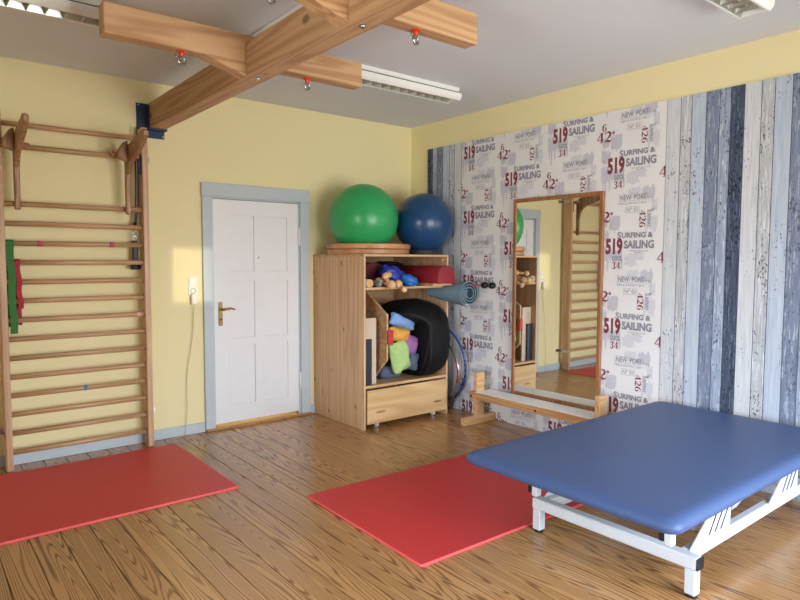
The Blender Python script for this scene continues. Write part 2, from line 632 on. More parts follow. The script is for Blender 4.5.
def window(name, axis, lo, hi, z0, z1, pos):
    def bx(g, p, q, a, b, t=0.05):
        if axis == 'y':
            g.box(p, q, pos - t, pos + t, a, b, 0.004)
        else:
            g.box(pos - t, pos + t, p, q, a, b, 0.004)
    w = link(name, None, None, ((lo + hi) / 2, pos, z0) if axis == 'y' else (pos, (lo + hi) / 2, z0))
    tag(w, kind='structure')
    g = G()
    t = 0.06
    bx(g, lo, lo + t, z0, z1)
    bx(g, hi - t, hi, z0, z1)
    bx(g, lo, hi, z0, z0 + t)
    bx(g, lo, hi, z1 - t, z1)
    g.build('window_frame', MAT['door'], w)
    g = G()
    m = (lo + hi) / 2
    bx(g, m - .025, m + .025, z0 + t, z1 - t, 0.03)
    g.build('mullion', MAT['door'], w)
    for p, q in ((lo + t, m - .025), (m + .025, hi - t)):
        g = G()
        bx(g, p, q, z0 + t, z1 - t, 0.006)
        g.build('pane', MAT['glass'], w)


window('window_1', 'y', -2.95, -1.85, 0.2, 2.25, YF - .09)
window('window_2', 'y', -1.65, -0.55, 0.2, 2.25, YF - .09)
window('window_3', 'x', -5.1, -3.5, 0.5, 2.1, XL - .09)
tag(gbox('baseboard_back', MAT['trim'], None, XL, -2.337, -0.018, 0, 0, 0.085, 0.003), kind='structure')
tag(gbox('baseboard_corner', MAT['trim'], None, -1.283, 0, -0.018, 0, 0, 0.085, 0.003), kind='structure')

# ------------------------------------------------------------------ door
dr = link('door_1', None, None, (-1.81, 0, 0))
tag(dr, kind='structure')
for a, b in ((-2.335, DX0), (DX1, -1.285)):
    gbox('door_jamb_trim', MAT['trim'], dr, a, b, -0.028, 0.0, 0, 2.045, 0.003)
gbox('door_head_trim', MAT['trim'], dr, -2.34, -1.28, -0.032, 0.0, 2.045, 2.16, 0.003)
g = G()
g.box(DX0, DX0 + .012, 0, .06, 0, DZ).box(DX1 - .012, DX1, 0, .06, 0, DZ).box(DX0, DX1, 0, .06, DZ - .012, DZ)
g.build('door_lining', MAT['trim'], dr)
gbox('threshold', MAT['thresh'], dr, -2.335, -1.285, -0.05, 0.10, 0, 0.020, 0.005)
leaf = link('door_leaf', None, dr, (-1.81, 0.01, 0.042)) if False else None
lx0, lx1, lz0, lz1 = DX0 + .012, DX1 - .012, 0.045, DZ - .017
LY = 0.004
cols = [(-2.098, -1.848), (-1.765, -1.513)]
rows = [(0.194, 0.730), (0.797, 1.310), (1.394, 1.895)]
g = G()
xsplit = [lx0, cols[0][0], cols[0][1], cols[1][0], cols[1][1], lx1]
zsplit = [lz0, rows[0][0], rows[0][1], rows[1][0], rows[1][1], rows[2][0], rows[2][1], lz1]
for i in range(5):
    for j in range(7):
        if i in (1, 3) and j in (1, 3, 5):
            continue
        g.box(xsplit[i], xsplit[i + 1], LY, LY + .04, zsplit[j], zsplit[j + 1])
bmesh.ops.remove_doubles(g.bm, verts=g.bm.verts[:], dist=1e-5)
leaf = g.build('door_leaf', MAT['door'], dr)
for a, b in cols:
    for c0, c1 in rows:
        gbox('door_panel', MAT['door'], leaf, a, b, LY + .007, LY + .034, c0, c1, 0.004)
h = gbox('handle_plate', MAT['brass'], leaf, -2.195, -2.158, LY - .008, LY, 0.918, 1.128, 0.004)
G().tube([(-2.176, LY, 1.062), (-2.176, LY - .05, 1.062), (-2.16, LY - .056, 1.063), (-2.10, LY - .056, 1.072), (-2.062, LY - .052, 1.060)],
         [.010, .010, .010, .008, .006], 10).build('door_lever', MAT['brass'], leaf)
G().cyl((-2.176, LY - .001, 0.975), (-2.176, LY - .012, 0.975), .009).build('keyhole', MAT['black'], leaf)
G().cyl((-1.806, LY + .002, 1.52), (-1.806, LY - .004, 1.52), .007).build('peephole', MAT['brass'], leaf)
for z0 in (1.635, 0.25):
    G().cyl((-1.391, -0.012, z0), (-1.391, -0.012, z0 + .17), .011, 12).build('hinge', MAT['door'], dr)

# ------------------------------------------------------------------ papered wall panel
PZ = 2.652
PY0, PY1 = -0.295, -5.2
XS = -0.022
pn = thing('papered_wall_panel', 'tall wall panel papered with nautical lettering and printed bleached planks', 'wall panel', (-0.01, -2.4, 0))
gbox('panel_board', MAT['paper'], pn, XS, -0.001, PY1, PY0, 0.0, PZ)
kinds = [('pk_white', .103), ('pk_grey', .078), ('pk_blue', .100), ('pk_slate', .089), ('pk_mid', .071), ('pk_navy', .087)]


def stripe(y0, y1, m):
    # a printed plank strip with its printed joint line on the near side
    o = gbox('printed_plank', MAT[m], pn, XS - .0008, XS + .001, y1 + .0045, y0, 0.0, PZ)
    gbox('printed_joint', MAT['pk_line'], o, XS - .0007, XS + .001, y1, y1 + .0045, 0.0, PZ)


y = -2.901
gbox('printed_joint', MAT['pk_line'], pn, XS - .0007, XS + .001, y, y + .003, 0.0, PZ)
i = 0
while y > PY1 + .02:
    m, w = kinds[i % 6]
    y2 = max(y - w, PY1)
    stripe(y, y2, m)
    y = y2
    i += 1
y = PY0
for m, w in reversed(kinds):
    stripe(y, y - w * .96, m)
    y -= w * .96
PAT0, PAT1 = y, -2.898

# --- printed lettering
TXT = {}


def text_bm(body, bold=0.0):
    key = (body, bold)
    if key not in TXT:
        cu = bpy.data.curves.new('lettering', 'FONT')
        cu.body = body
        cu.size = 1.0
        cu.offset = bold
        cu.resolution_u = 3
        ob = bpy.data.objects.new('lettering', cu)
        COL.objects.link(ob)
        bpy.context.view_layer.update()
        me = bpy.data.meshes.new_from_object(ob.evaluated_get(bpy.context.evaluated_depsgraph_get()))
        vs = [vv.co.copy() for vv in me.vertices]
        fs = [list(p.vertices) for p in me.polygons]
        bpy.data.objects.remove(ob, do_unlink=True)
        bpy.data.curves.remove(cu)
        bpy.data.meshes.remove(me)
        xs_ = [p.x for p in vs]
        ys_ = [p.y for p in vs]
        TXT[key] = ([((p.x - min(xs_)) / (max(xs_) - min(xs_)), (p.y - min(ys_)) / (max(ys_) - min(ys_))) for p in vs], fs)
    return TXT[key]


class Print:
    """flat print in (u right, v up) metres around the big number"""

    def __init__(s):
        s.V, s.F, s.MI = [], [], []

    def text(s, body, u0, u1, v0, v1, mi, bold=0.0, turn=False, lift=0.0):
        vs, fs = text_bm(body, bold)
        n = len(s.V)
        for a, b in vs:
            if turn:      # reads downwards
                a, b = b, 1 - a
            s.V.append((u0 + a * (u1 - u0), v0 + b * (v1 - v0), .0014 + lift))
        for f in fs:
            s.F.append([n + q for q in f])
            s.MI.append(mi)

    def digits(s, body, u0, u1, v0, v1, mi, turn=False):
        """fat-faced serif stencil numerals drawn with strokes of changing width"""
        DG = {'2': [[(.12, .74, .10), (.10, .86, .16), (.24, .97, .10)], [(.30, .97, .08), (.62, .95, .20), (.80, .78, .30), (.72, .58, .26), (.50, .40, .12), (.20, .16, .06), (.08, .06, .05)],
                    [(.06, .07, .14), (.40, .12, .20), (.70, .05, .20), (.90, .12, .10), (.93, .28, .05)]],
              '3': [[(.14, .80, .16), (.22, .94, .12)], [(.30, .97, .07), (.62, .93, .20), (.76, .76, .28), (.60, .57, .16), (.40, .53, .06)], [(.46, .50, .06), (.68, .44, .18), (.82, .25, .30), (.60, .06, .20), (.30, .03, .08)], [(.22, .06, .12), (.13, .20, .18)]],
              '4': [[(.62, .98, .05), (.34, .64, .10), (.05, .30, .07)], [(.05, .28, .07), (.50, .28, .07)], [(.80, .28, .07), (.96, .28, .07)], [(.66, .99, .26), (.66, .10, .26)], [(.44, .03, .06), (.90, .03, .06)]],
              '6': [[(.84, .82, .16), (.74, .95, .10)], [(.66, .98, .06), (.38, .90, .18), (.20, .60, .30), (.18, .34, .30), (.34, .06, .14), (.46, .02, .06)], [(.54, .02, .06), (.74, .10, .20), (.82, .30, .28), (.72, .52, .18), (.54, .58, .06)]]}
        n = len(body)
        for ci, ch in enumerate(body):
            for stroke in DG[ch]:
                L, R = [], []
                for q, (a, b, w) in enumerate(stroke):
                    p0, p1 = stroke[max(q - 1, 0)], stroke[min(q + 1, len(stroke) - 1)]
                    tx, ty = p1[0] - p0[0], p1[1] - p0[1]
                    ln = math.hypot(tx, ty)
                    L.append((a - ty / ln * w / 2, b + tx / ln * w / 2))
                    R.append((a + ty / ln * w / 2, b - tx / ln * w / 2))
                for q in range(len(L) - 1):
                    pts = []
                    for a, b in (L[q], L[q + 1], R[q + 1], R[q]):
                        a = (ci + a) / n
                        if turn:
                            a, b = b, 1 - a
                        pts.append((u0 + a * (u1 - u0), v0 + b * (v1 - v0)))
                    s.poly(pts, mi, .0014)

    def poly(s, pts, mi, lift=0.0):
        n = len(s.V)
        s.V += [(a, b, lift) for a, b in pts]
        s.F.append(list(range(n, n + len(pts))))
        s.MI.append(mi)

    def rect(s, u0, u1, v0, v1, mi, lift=.0013):
        s.poly([(u0, v0), (u1, v0), (u1, v1), (u0, v1)], mi, lift)

    def frame(s, u0, u1, v0, v1, mi, t=.0022):
        s.rect(u0, u1, v0, v0 + t, mi)
        s.rect(u0, u1, v1 - t, v1, mi)
        s.rect(u0, u0 + t, v0, v1, mi)
        s.rect(u1 - t, u1, v0, v1, mi)

    def stain(s, u0, u1, v0, v1, mi, rnd, n=34, lift=.0003):
        cu, cv = (u0 + u1) / 2, (v0 + v1) / 2
        pts = []
        for i in range(n):
            a = 2 * PI * i / n
            q = lambda w: math.copysign(abs(w) ** 0.6, w)
            k_ = 0.55 + 0.48 * rnd.random()
            pts.append((cu + q(math.cos(a)) * (u1 - u0) / 2 * k_, cv + q(math.sin(a)) * (v1 - v0) / 2 * k_))
        s.poly(pts, mi, lift)

    def brush(s, u0, u1, v0, v1, mi, rnd, lift=.0003):
        """ragged vertical brush strokes, as in a faded stencil"""
        n = max(5, int((u1 - u0) / .009))
        for q in range(n):
            a = u0 + (u1 - u0) * q / n
            b = u0 + (u1 - u0) * (q + 1) / n
            h = (v1 - v0)
            lo, hi = v0 + h * .30 * rnd.random() ** 2, v1 - h * .22 * rnd.random() ** 2
            s.poly([(a, lo), (b, lo + .01 * rnd.random()), (b, hi - .01 * rnd.random()), (a, hi)], mi, lift)
            if rnd.random() < .25:
                s.poly([(a, lo - .05 * rnd.random() - .01), (a + (b - a) * .6, lo - .01), (b, lo + .012), (a, lo + .012)], mi, lift)

    def mesh(s, name, clip=None):
        bm = bmesh.new()
        for f, mi in zip(s.F, s.MI):
            pass
        VV = [bm.verts.new((-w, -a, b)) for a, b, w in s.V]
        for f, mi in zip(s.F, s.MI):
            try:
                ff = bm.faces.new([VV[q] for q in f])
                ff.material_index = mi
            except ValueError:
                pass
        if clip:
            for co, no in clip:
                bmesh.ops.bisect_plane(bm, geom=bm.verts[:] + bm.edges[:] + bm.faces[:], plane_co=co, plane_no=no, clear_outer=True)
        for f in bm.faces:
            f.normal_update()
            if f.normal.x > 0:
                f.normal_flip()
        if not bm.faces:
            bm.free()
            return None
        me = bpy.data.meshes.new(name)
        bm.to_mesh(me)
        bm.free()
        for q in ('ink_grey', 'ink_red', 'ink_pale', 'ink_stain', 'ink_faint'):
            me.materials.append(MAT[q])
        return me


GREY, RED, PALE, STAIN, FAINT = range(5)
rs = random.Random(11)
P1 = Print()            # SURFING & SAILING 519
for q in ((-.125, -.065, .145, .235), (-.050, .045, .120, .240), (-.130, -.050, .020, .130), (-.130, -.060, -.120, .005), (-.110, .070, -.130, -.020)):
    P1.brush(*q, STAIN, rs, lift=.0003 + .0001 * rs.random())
for q in ((-.095, -.085, -.25, -.10), (-.06, -.05, -.20, -.06), (-.115, -.108, -.19, -.10)):
    P1.poly([(q[0], q[2]), (q[1], q[2] + .02), (q[1] + .005, q[3]), (q[0] - .005, q[3])], STAIN, .0005)
for q in ((.08, .20, -.16, -.05), (.14, .26, -.12, -.03), (.10, .22, -.27, -.17)):
    P1.stain(*q, FAINT, rs, lift=.0002 + .00005 * rs.random())
P1.text('519', -.075, .072, -.064, .064, RED, .045)
P1.text('S', .026, .058, .058, .112, GREY, .03)
P1.text('URFING &', .062, .318, .064, .106, GREY, .04)
P1.text('SAILING', .082, .328, -.018, .046, GREY, .045)
P1.text('WINDSURF CLUB', .130, .280, -.040, -.029, PALE, .01)
P1.text('BAY', .175, .245, -.052, -.043, PALE, .01)
P1.text('DOCK.', -.015, .075, -.110, -.072, GREY, .03)
P1.digits('34', -.020, .058, -.175, -.120, RED)
P1.text('DEPTH', .060, .074, -.172, -.118, GREY, .0, turn=True)
P2 = Print()            # NEW PORT box with upright 426
P2.brush(.225, .325, .350, .455, STAIN, rs, .0003)
P2.brush(.300, .345, .250, .360, FAINT, rs, .0002)
P2.brush(.255, .350, .090, .240, FAINT, rs, .0002)
P2.text('NEW  PORT', .042, .258, .350, .390, GREY, .02)
P2.frame(.032, .266, .343, .397, PALE)
P2.text('PIER & DISTRICT BAY', .030, .262, .318, .334, PALE, .01)
P2.text('N\u00ba 01', .100, .190, .262, .292, GREY, .0)
P2.frame(.088, .202, .254, .300, PALE)
P2.digits('426', .206, .254, .138, .270, RED, turn=True)
P2.text('SURFWAY', .268, .298, .142, .270, GREY, .02, turn=True)
P3 = Print()            # 6 over 42 degrees
P3.digits('6', -.132, -.088, .274, .332, RED)
P3.digits('42', -.176, -.042, .190, .270, RED)
P3.text('\u00b0', -.040, -.018, .243, .268, RED, .03)


def place_print(name, P, yc, zc):
    us = [-yc * 0 + q[0] for q in P.V]
    vs = [q[1] for q in P.V]
    ymin, ymax = yc - max(us), yc - min(us)
    zmin, zmax = zc + min(vs), zc + max(vs)
    if ymax < PAT1 or ymin > PAT0 or zmin > PZ or zmax < 0:
        return
    clip = []
    if ymax > PAT0:
        clip.append(((0, PAT0 - yc, 0), (0, 1, 0)))
    if ymin < PAT1:
        clip.append(((0, PAT1 - yc, 0), (0, -1, 0)))
    if zmax > PZ:
        clip.append(((0, 0, PZ - zc), (0, 0, 1)))
    if zmin < 0:
        clip.append(((0, 0, -zc), (0, 0, -1)))
    if clip:
        me = P.mesh(name, clip)
        if me is None:
            return
    else:
        if not hasattr(P, 'shared'):
            P.shared = P.mesh(name)
        me = P.shared
    link(name, me, pn, (XS, yc, zc))


for ci, yc in enumerate((-.912, -1.445, -1.974, -2.500, -3.028)):
    base = 2.540 if ci % 2 == 0 else 2.232
    for kk in range(-2, 6):
        zc = base - .622 * kk
        place_print('surfing_lettering', P1, yc, zc)
        place_print('harbour_lettering', P2, yc, zc)
        place_print('degree_lettering', P3, yc, zc)

# ------------------------------------------------------------------ wooden beam rig under the ceiling
rig = thing('ceiling_beam_rig', 'wooden suspension beam rig with cross beams fixed under the ceiling', 'beam frame', (-2.70, 0, 2.55))
BX0, BX1, BZ0, BZ1 = -2.768, -2.642, 2.548, 2.745
gbox('main_beam', MAT['beam'], rig, BX0, BX1, YF + .012, -0.012, BZ0, BZ1, 0.004)
for y0, y1 in ((-1.845, -1.752), (-2.890, -2.797)):
    for xa, xb in ((-3.525, BX0), (BX1, -1.957)):
        gbox('cross_beam', MAT['beamx'], rig, xa, xb, y0, y1, 2.628, 2.785, 0.004)
    gbox('cross_beam_joint', MAT['beamx'], rig, BX0, BX1, y0, y1, BZ1, 2.785)
    # knee brace in the plane of the cross beam
    G().prism([(BX0, 2.55), (BX0, 2.63), (-3.02, 2.628), (-3.02 + .05, 2.628)][:0] or [(BX0, 2.552), (BX0, 2.640), (-2.90, 2.640), (-3.02, 2.627)], 'y', y0 + .002, y1 - .002).build('knee_brace', MAT['beamx'], rig)
    yc = (y0 + y1) / 2 - .045
    b = G().cyl((-2.705, yc - .02, BZ0 + .004), (-2.705, yc - .02, BZ0 - .012), .014, 6).build('bolt_head', MAT['steel'], rig)
    for xe in (-3.125, -2.345):
        ye = (y0 + y1) / 2 - .005
        eb = G().cyl((xe, ye, 2.630), (xe, ye, 2.585), .006, 8).build('eye_bolt', MAT['steel'], rig)
        g = G()
        g.cyl((xe, ye, 2.629), (xe, ye, 2.622), .026, 14)
        g.cyl((xe, ye, 2.623), (xe, ye, 2.598), .0125, 12)
        g.build('red_sleeve', MAT['redplastic'], eb)
        g = G()
        a0 = 0.5
        ring = [(xe + .021 * math.cos(t), ye + .008 * math.cos(t), 2.577 + .021 * math.sin(t)) for t in [2 * PI * q / 18 for q in range(18)]]
        g.tube(ring, .0062, 8, closed=True)
        g.cyl((xe - .018, ye - .008, 2.588), (xe - .042, ye - .016, 2.594), .0045, 8)
        g.build('eye_ring', MAT['steel'], eb)
g = G()
g.box(-2.852, -2.635, -0.010, -0.001, 2.478, 2.745, 0.002)
wp = g.build('wall_plate', MAT['bluesteel'], rig)
gbox('saddle_side', MAT['bluesteel'], wp, BX0 - .010, BX0 - .002, -0.075, -0.010, 2.545, 2.725)
gbox('saddle_shelf', MAT['bluesteel'], wp, BX0 - .010, BX1 + .008, -0.085, -0.010, 2.535, 2.5475)
for px, pz in ((-2.836, 2.728), (-2.648, 2.495), (-2.836, 2.495), (-2.648, 2.728)):
    G().cyl((px, -.009, pz), (px, -.017, pz), .009, 6).build('plate_screw', MAT['steel'], wp)

# ------------------------------------------------------------------ ceiling lamps


def lamp(label, x0, x1, yn, yf):
    """yn nearest edge, yf far edge; long axis along x"""
    t = thing('ceiling_lamp', label, 'ceiling lamp', ((x0 + x1) / 2, (yn + yf) / 2, HC), 'louvred strip lamps on the ceiling')
    yc = (yn + yf) / 2
    gbox('mounting_base', MAT['lampwhite'], t, x0 + .02, x1 - .02, yn + .008, yf - .008, HC - .034, HC - .0005, 0.003)
    gbox('shadow_gap', MAT['lampgap'], t, x0 + .03, x1 - .03, yn + .014, yf - .014, HC - .046, HC - .034)
    g = G()
    zt, zb = HC - .046, HC - .098
    for s_, e in ((1, yn), (-1, yf)):
        g.prism([(e, zt), (e + s_ * .004, zb + .02), (e + s_ * .022, zb), (e + s_ * .034, zb), (e + s_ * .026, zt)], 'x', x0, x1)
    g.box(x0, x0 + .012, yn + .02, yf - .02, zb + .004, zt)
    g.box(x1 - .012, x1, yn + .02, yf - .02, zb + .004, zt)
    g.box(x0, x1, yn + .02, yf - .02, zt - .004, zt)
    g.build('housing', MAT['lampwhite'], t)
    n = int((x1 - x0) / .085)
    me = None
    for i in range(1, n):
        xc = x0 + (x1 - x0) * i / n
        if me is None:
            g = G()
            g.prism([(-.004, zb + .004), (.004, zb + .004), (.016, zt - .012), (-.016, zt - .012)], 'y', yn + .03, yf - .03)
            me = g.build('louvre_blade', MAT['louvre'], t, origin=(0, 0, 0))
            me.location = Vector((xc, 0, 0)) - WORLD[t.name]
            me = me.data
        else:
            o = bpy.data.objects.new('louvre_blade', me)
            COL.objects.link(o)
            o.parent = t
            o.location = Vector((xc, 0, 0)) - WORLD[t.name]
    for s_, e in ((1, yn), (-1, yf)):
        g = G()
        g.prism([(e + s_ * .034, zb + .003), (e + s_ * .037, zb + .003), (e + s_ * .050, zt - .01), (e + s_ * .030, zt - .01)], 'x', x0 + .012, x1 - .012)
        g.build('reflector', MAT['louvre'], t)
    G().cyl((x0 + .02, yc, zt - .018), (x1 - .02, yc, zt - .018), .009, 10).build('tube', MAT['lampwhite'], t)
    return t


lamp('white strip lamp with metal louvre nearest the room corner', -2.20, -0.69, -1.480, -1.290)
lamp('white strip lamp with metal louvre above the blue therapy table', -2.20, -0.72, -3.850, -3.650)
lamp('white strip lamp with metal louvre above the wall bars', -4.85, -3.34, -1.480, -1.290)
ch = G().box(-2.575, -2.545, -4.0, -1.49, HC - .016, HC - .0005, .003).build('cable_duct', MAT['lampwhite'], None, origin=(-2.56, -2.7, HC))
tag(ch, 'thin white cable duct running along the ceiling beside the main beam', 'cable duct')

# ------------------------------------------------------------------ wall bars
wb = thing('wall_bars', 'tall wooden wall bars with round rungs mounted on the yellow wall', 'wall bars', (-3.31, -.12, 0))
for xa, xb in ((-3.828, -3.786), (-2.862, -2.818)):
    gbox('upright', MAT['bars'], wb, xa, xb, -0.168, -0.052, 0.0, 2.525, 0.004)
RZ = [2.440, 2.288, 1.888, 1.750, 1.612, 1.476, 1.338, 1.204, 1.068, 0.932, 0.796, 0.662, 0.530, 0.394, 0.258, 0.122]
rme = None
RUNG = []
for z in RZ:
    if rme is None:
        o = G().tube([(-3.80, -.118, z), (-2.84, -.118, z)], .0185, 12).build('rung', MAT['rung'], wb, origin=(-3.31, -.118, z))
        rme = o.data
    else:
        o = link('rung', rme, wb, (-3.31, -.118, z))
    RUNG.append(o)
for ri, xa, xb, m in ((4, -3.588, -3.548, 'tape_pink'), (4, -3.105, -3.070, 'tape_pink'), (8, -2.925, -2.885, 'tape_pale'), (12, -3.312, -3.288, 'tape_blue')):
    G().tube([(xa, -.118, RZ[ri]), (xb, -.118, RZ[ri])], .0196, 12).build('tape_mark', MAT[m], RUNG[ri])
for xo, s_ in ((-3.828, -1), (-2.818, 1)):
    for z in (0.26, 2.30):
        g = G()
        xa, xb = sorted((xo, xo + s_ * .004))
        g.box(xa, xb, -.14, -.002, z - .02, z + .02)
        xa, xb = sorted((xo, xo + s_ * .06))
        g.box(xa, xb, -.006, -.001, z - .02, z + .02)
        g.build('wall_bracket', MAT['steel'], wb)


def pull_bracket(xc, label):
    t = thing('pull_up_bracket', label, 'pull-up bracket', (xc, -.16, 1.86), 'wooden pull-up brackets hooked on the wall bars')
    prof = [(-.148, 1.845), (-.188, 1.845), (-.190, 2.06), (-.205, 2.14), (-.240, 2.195), (-.30, 2.235), (-.40, 2.265), (-.52, 2.305),
            (-.605, 2.345), (-.645, 2.375), (-.648, 2.410), (-.615, 2.425), (-.50, 2.405), (-.36, 2.385), (-.25, 2.365), (-.175, 2.335), (-.145, 2.290), (-.145, 2.10)]
    G().prism(prof, 'x', xc - .018, xc + .018, 0.006).build('bracket_plate', MAT['bracket'], t)
    G().prism([(xc - .090, 2.262), (xc - .085, 2.318), (xc - .045, 2.380), (xc - .018, 2.395), (xc - .018, 2.235), (xc - .045, 2.245)], 'y', -.262, -.205, 0.006).build('cheek_block', MAT['bracket'], t)
    G().tube([(xc - .115, -.185, 2.292), (xc - .108, -.185, 2.292), (xc + .075, -.185, 2.292), (xc + .082, -.185, 2.292)], [.013, .019, .019, .013], 12).build('grip_dowel', MAT['bracket'], t)
    G().cyl((xc - .022, -.42, 2.330), (xc + .022, -.42, 2.330), .011, 12).build('cross_pin', MAT['steel'], t)
    return t


pull_bracket(-2.972, 'wooden pull-up bracket hooked beside the upright nearest the door')
pull_bracket(-3.705, 'wooden pull-up bracket hooked at the far left end of the wall bars')


def strip_mesh(path, width, thick, xoff=None):
    """ribbon hanging in the yz plane, width along x"""
    g = G()
    rings = []
    for i, p in enumerate(path):
        p = Vector(p)
        a = Vector(path[max(i - 1, 0)])
        b = Vector(path[min(i + 1, len(path) - 1)])
        t = (b - a)
        t.x = 0
        t.normalize()
        nn = Vector((0, -t.z, t.y))
        w = width[i] if isinstance(width, list) else width
        rings.append([p + Vector((-w / 2, 0, 0)) + nn * thick / 2, p + Vector((w / 2, 0, 0)) + nn * thick / 2,
                      p + Vector((w / 2, 0, 0)) - nn * thick / 2, p + Vector((-w / 2, 0, 0)) - nn * thick / 2])
    g.ring_loft(rings, smooth=False)
    return g


def draped(xc, ztop, zfront, zback, w, tw=0.0):
    pts = []
    n = 10
    for i in range(n + 1):
        z = zfront + (ztop - zfront) * i / n
        pts.append((xc + tw * (1 - i / n) + .004 * math.sin(i * 1.3), -.1415 - .004 * (1 + math.sin(i * 1.1)), z))
    for i in range(1, 6):
        a = PI * i / 6
        pts.append((xc, -.118 - .0235 * math.cos(a), ztop + .0235 * math.sin(a)))
    for i in range(n + 1):
        z = ztop + (zback - ztop) * i / n
        pts.append((xc + tw * 0.6 * i / n, -.0945 + .002 * math.sin(i), z))
    return pts


bd = strip_mesh(draped(-3.757, 1.612, 0.975, 1.02, .052, .006), .046, .003).build('resistance_band', MAT['greenband'], None, origin=(-3.742, -.14, 1.0))
tag(bd, 'green elastic band draped over a rung of the wall bars', 'exercise band', 'elastic bands on the wall bars')
bd = strip_mesh(draped(-3.716, 1.476, 1.150, 1.03, .036, .012), .032, .003).build('resistance_band', MAT['redband'], None, origin=(-3.70, -.14, 1.15))
tag(bd, 'red elastic band draped next to the green one on the wall bars', 'exercise band', 'elastic bands on the wall bars')

# tube expander with black handle
ex = thing('tube_expander', 'dark blue tube expander with black handle hanging at the right upright', 'expander', (-2.90, -.08, 1.43))
MAT['navytube'] = plain('navy_rubber_tube', S(38, 44, 82), 0.4)
for dx in (-.010, .008):
    G().tube([(-2.877 + dx, -.152, 2.16), (-2.877 + dx, -.150, 2.275), (-2.877 + dx, -.132, 2.316), (-2.877 + dx, -.104, 2.316), (-2.878 + dx, -.086, 2.29),
              (-2.878 + dx, -.080, 2.10), (-2.882 + dx, -.078, 1.93), (-2.893 + dx * .6, -.076, 1.82), (-2.900 + dx * .3, -.076, 1.765)], .0058, 8).build('rubber_tube', MAT['navytube'], ex)
G().tube([(-2.900, -.076, 1.79), (-2.903, -.076, 1.73)], .014, 10).build('tube_clamp', MAT['black'], ex)
for zc, rr in ((1.705, .022), (1.668, .020)):
    ring = [(-2.904 + rr * .8 * math.cos(t), -.076, zc + rr * 1.2 * math.sin(t)) for t in [2 * PI * q / 14 for q in range(14)]]
    G().tube(ring, .0035, 6, closed=True).build('carabiner', MAT['steel'], ex)
G().box(-2.926, -2.886, -.088, -.064, 1.475, 1.648, .006).build('handle_strap', MAT['black'], ex)
G().tube([(-2.939, -.074, 1.440), (-2.872, -.074, 1.440)], .020, 12).build('handle_grip', MAT['black'], ex)

# ------------------------------------------------------------------ socket and charger cable
so = thing('wall_socket', 'white double wall unit with light switch above a socket beside the door', 'socket', (-2.42, 0, 1.24))
gbox('cover_frame', MAT['plastic'], so, -2.461, -2.381, -.009, -.0005, 1.192, 1.354, .003)
gbox('switch_rocker', MAT['plastic'], so, -2.450, -2.392, -.014, -.009, 1.284, 1.343, .003)
g = G()
ring = [(-2.421 + .021 * math.cos(t), -.0095, 1.233 + .021 * math.sin(t)) for t in [2 * PI * q / 20 for q in range(20)]]
g.tube(ring, .0025, 6, closed=True)
g.build('socket_rim', MAT['gum_grey'], so)
cg = thing('charger', 'white plug charger with thin cable hanging down from the wall socket', 'charger', (-2.42, -.02, 1.15))
gbox('plug_body', MAT['plastic'], cg, -2.446, -2.402, -.050, -.010, 1.118, 1.212, .006)
pts = [(-2.424, -.03, 1.119), (-2.424, -.03, 1.10)]
for i in range(1, 15):
    t = i / 14
    pts.append((-2.426 - .10 * t + .012 * math.sin(t * 9), -.024 + .004 * math.sin(t * 15), 1.10 - 1.095 * t))
pts += [(-2.56, -.06, .006), (-2.64, -.07, .006)]
G().tube(pts, .0028, 6).build('cable', MAT['beige'], cg)

# ------------------------------------------------------------------ red mats


def gym_mat(label, cx, cy, lx, ly, rz):
    t = thing('gym_mat', label, 'gym mat', (cx, cy, 0), 'red gym mats')
    m = Matrix.Rotation(rz, 3, 'Z')

    def rr(hx, hy, z, rad=.012):
        out = []
        for sx, sy, a0 in ((1, 1, 0), (-1, 1, 90), (-1, -1, 180), (1, -1, 270)):
            for q in range(4):
                a = math.radians(a0 + q * 30)
                out.append(m @ Vector((sx * (hx - rad) + rad * math.cos(a), sy * (hy - rad) + rad * math.sin(a), 0)) + Vector((cx, cy, z)))
        return out
    g = G()
    g.ring_loft([rr(lx / 2 - .002, ly / 2 - .002, .0005), rr(lx / 2, ly / 2, .003), rr(lx / 2, ly / 2, .011), rr(lx / 2 - .003, ly / 2 - .003, .0145)], smooth=False)
    g.build('foam_body', MAT['matside'], t)
    G().ring_loft([rr(lx / 2 - .003, ly / 2 - .003, .0145), rr(lx / 2 - .004, ly / 2 - .004, .0155)], smooth=False).build('top_skin', MAT['redmat'], t)
    return t


gym_mat('red gym mat lying below the wall bars', -3.675, -.852, 2.0, 1.215, 0)
gym_mat('red gym mat reaching under the blue therapy table', -1.42, -2.465, 2.0, 1.135, math.radians(-1.2))

# ------------------------------------------------------------------ therapy table
tb = thing('therapy_table', 'wide blue upholstered therapy table on a white metal lifting frame', 'therapy table', (-1.14, -3.55, 0))
TX0, TX1, TY0, TY1 = -2.100, -0.135, -4.105, -2.950


def rrect(x0, x1, y0, y1, z, rad, n=7):
    out = []
    for (cx, cy, a0) in ((x1 - rad, y1 - rad, 0), (x0 + rad, y1 - rad, 90), (x0 + rad, y0 + rad, 180), (x1 - rad, y0 + rad, 270)):
        for q in range(n):
            a = math.radians(a0 + 90 * q / (n - 1))
            out.append(Vector((cx + rad * math.cos(a), cy + rad * math.sin(a), z)))
    return out


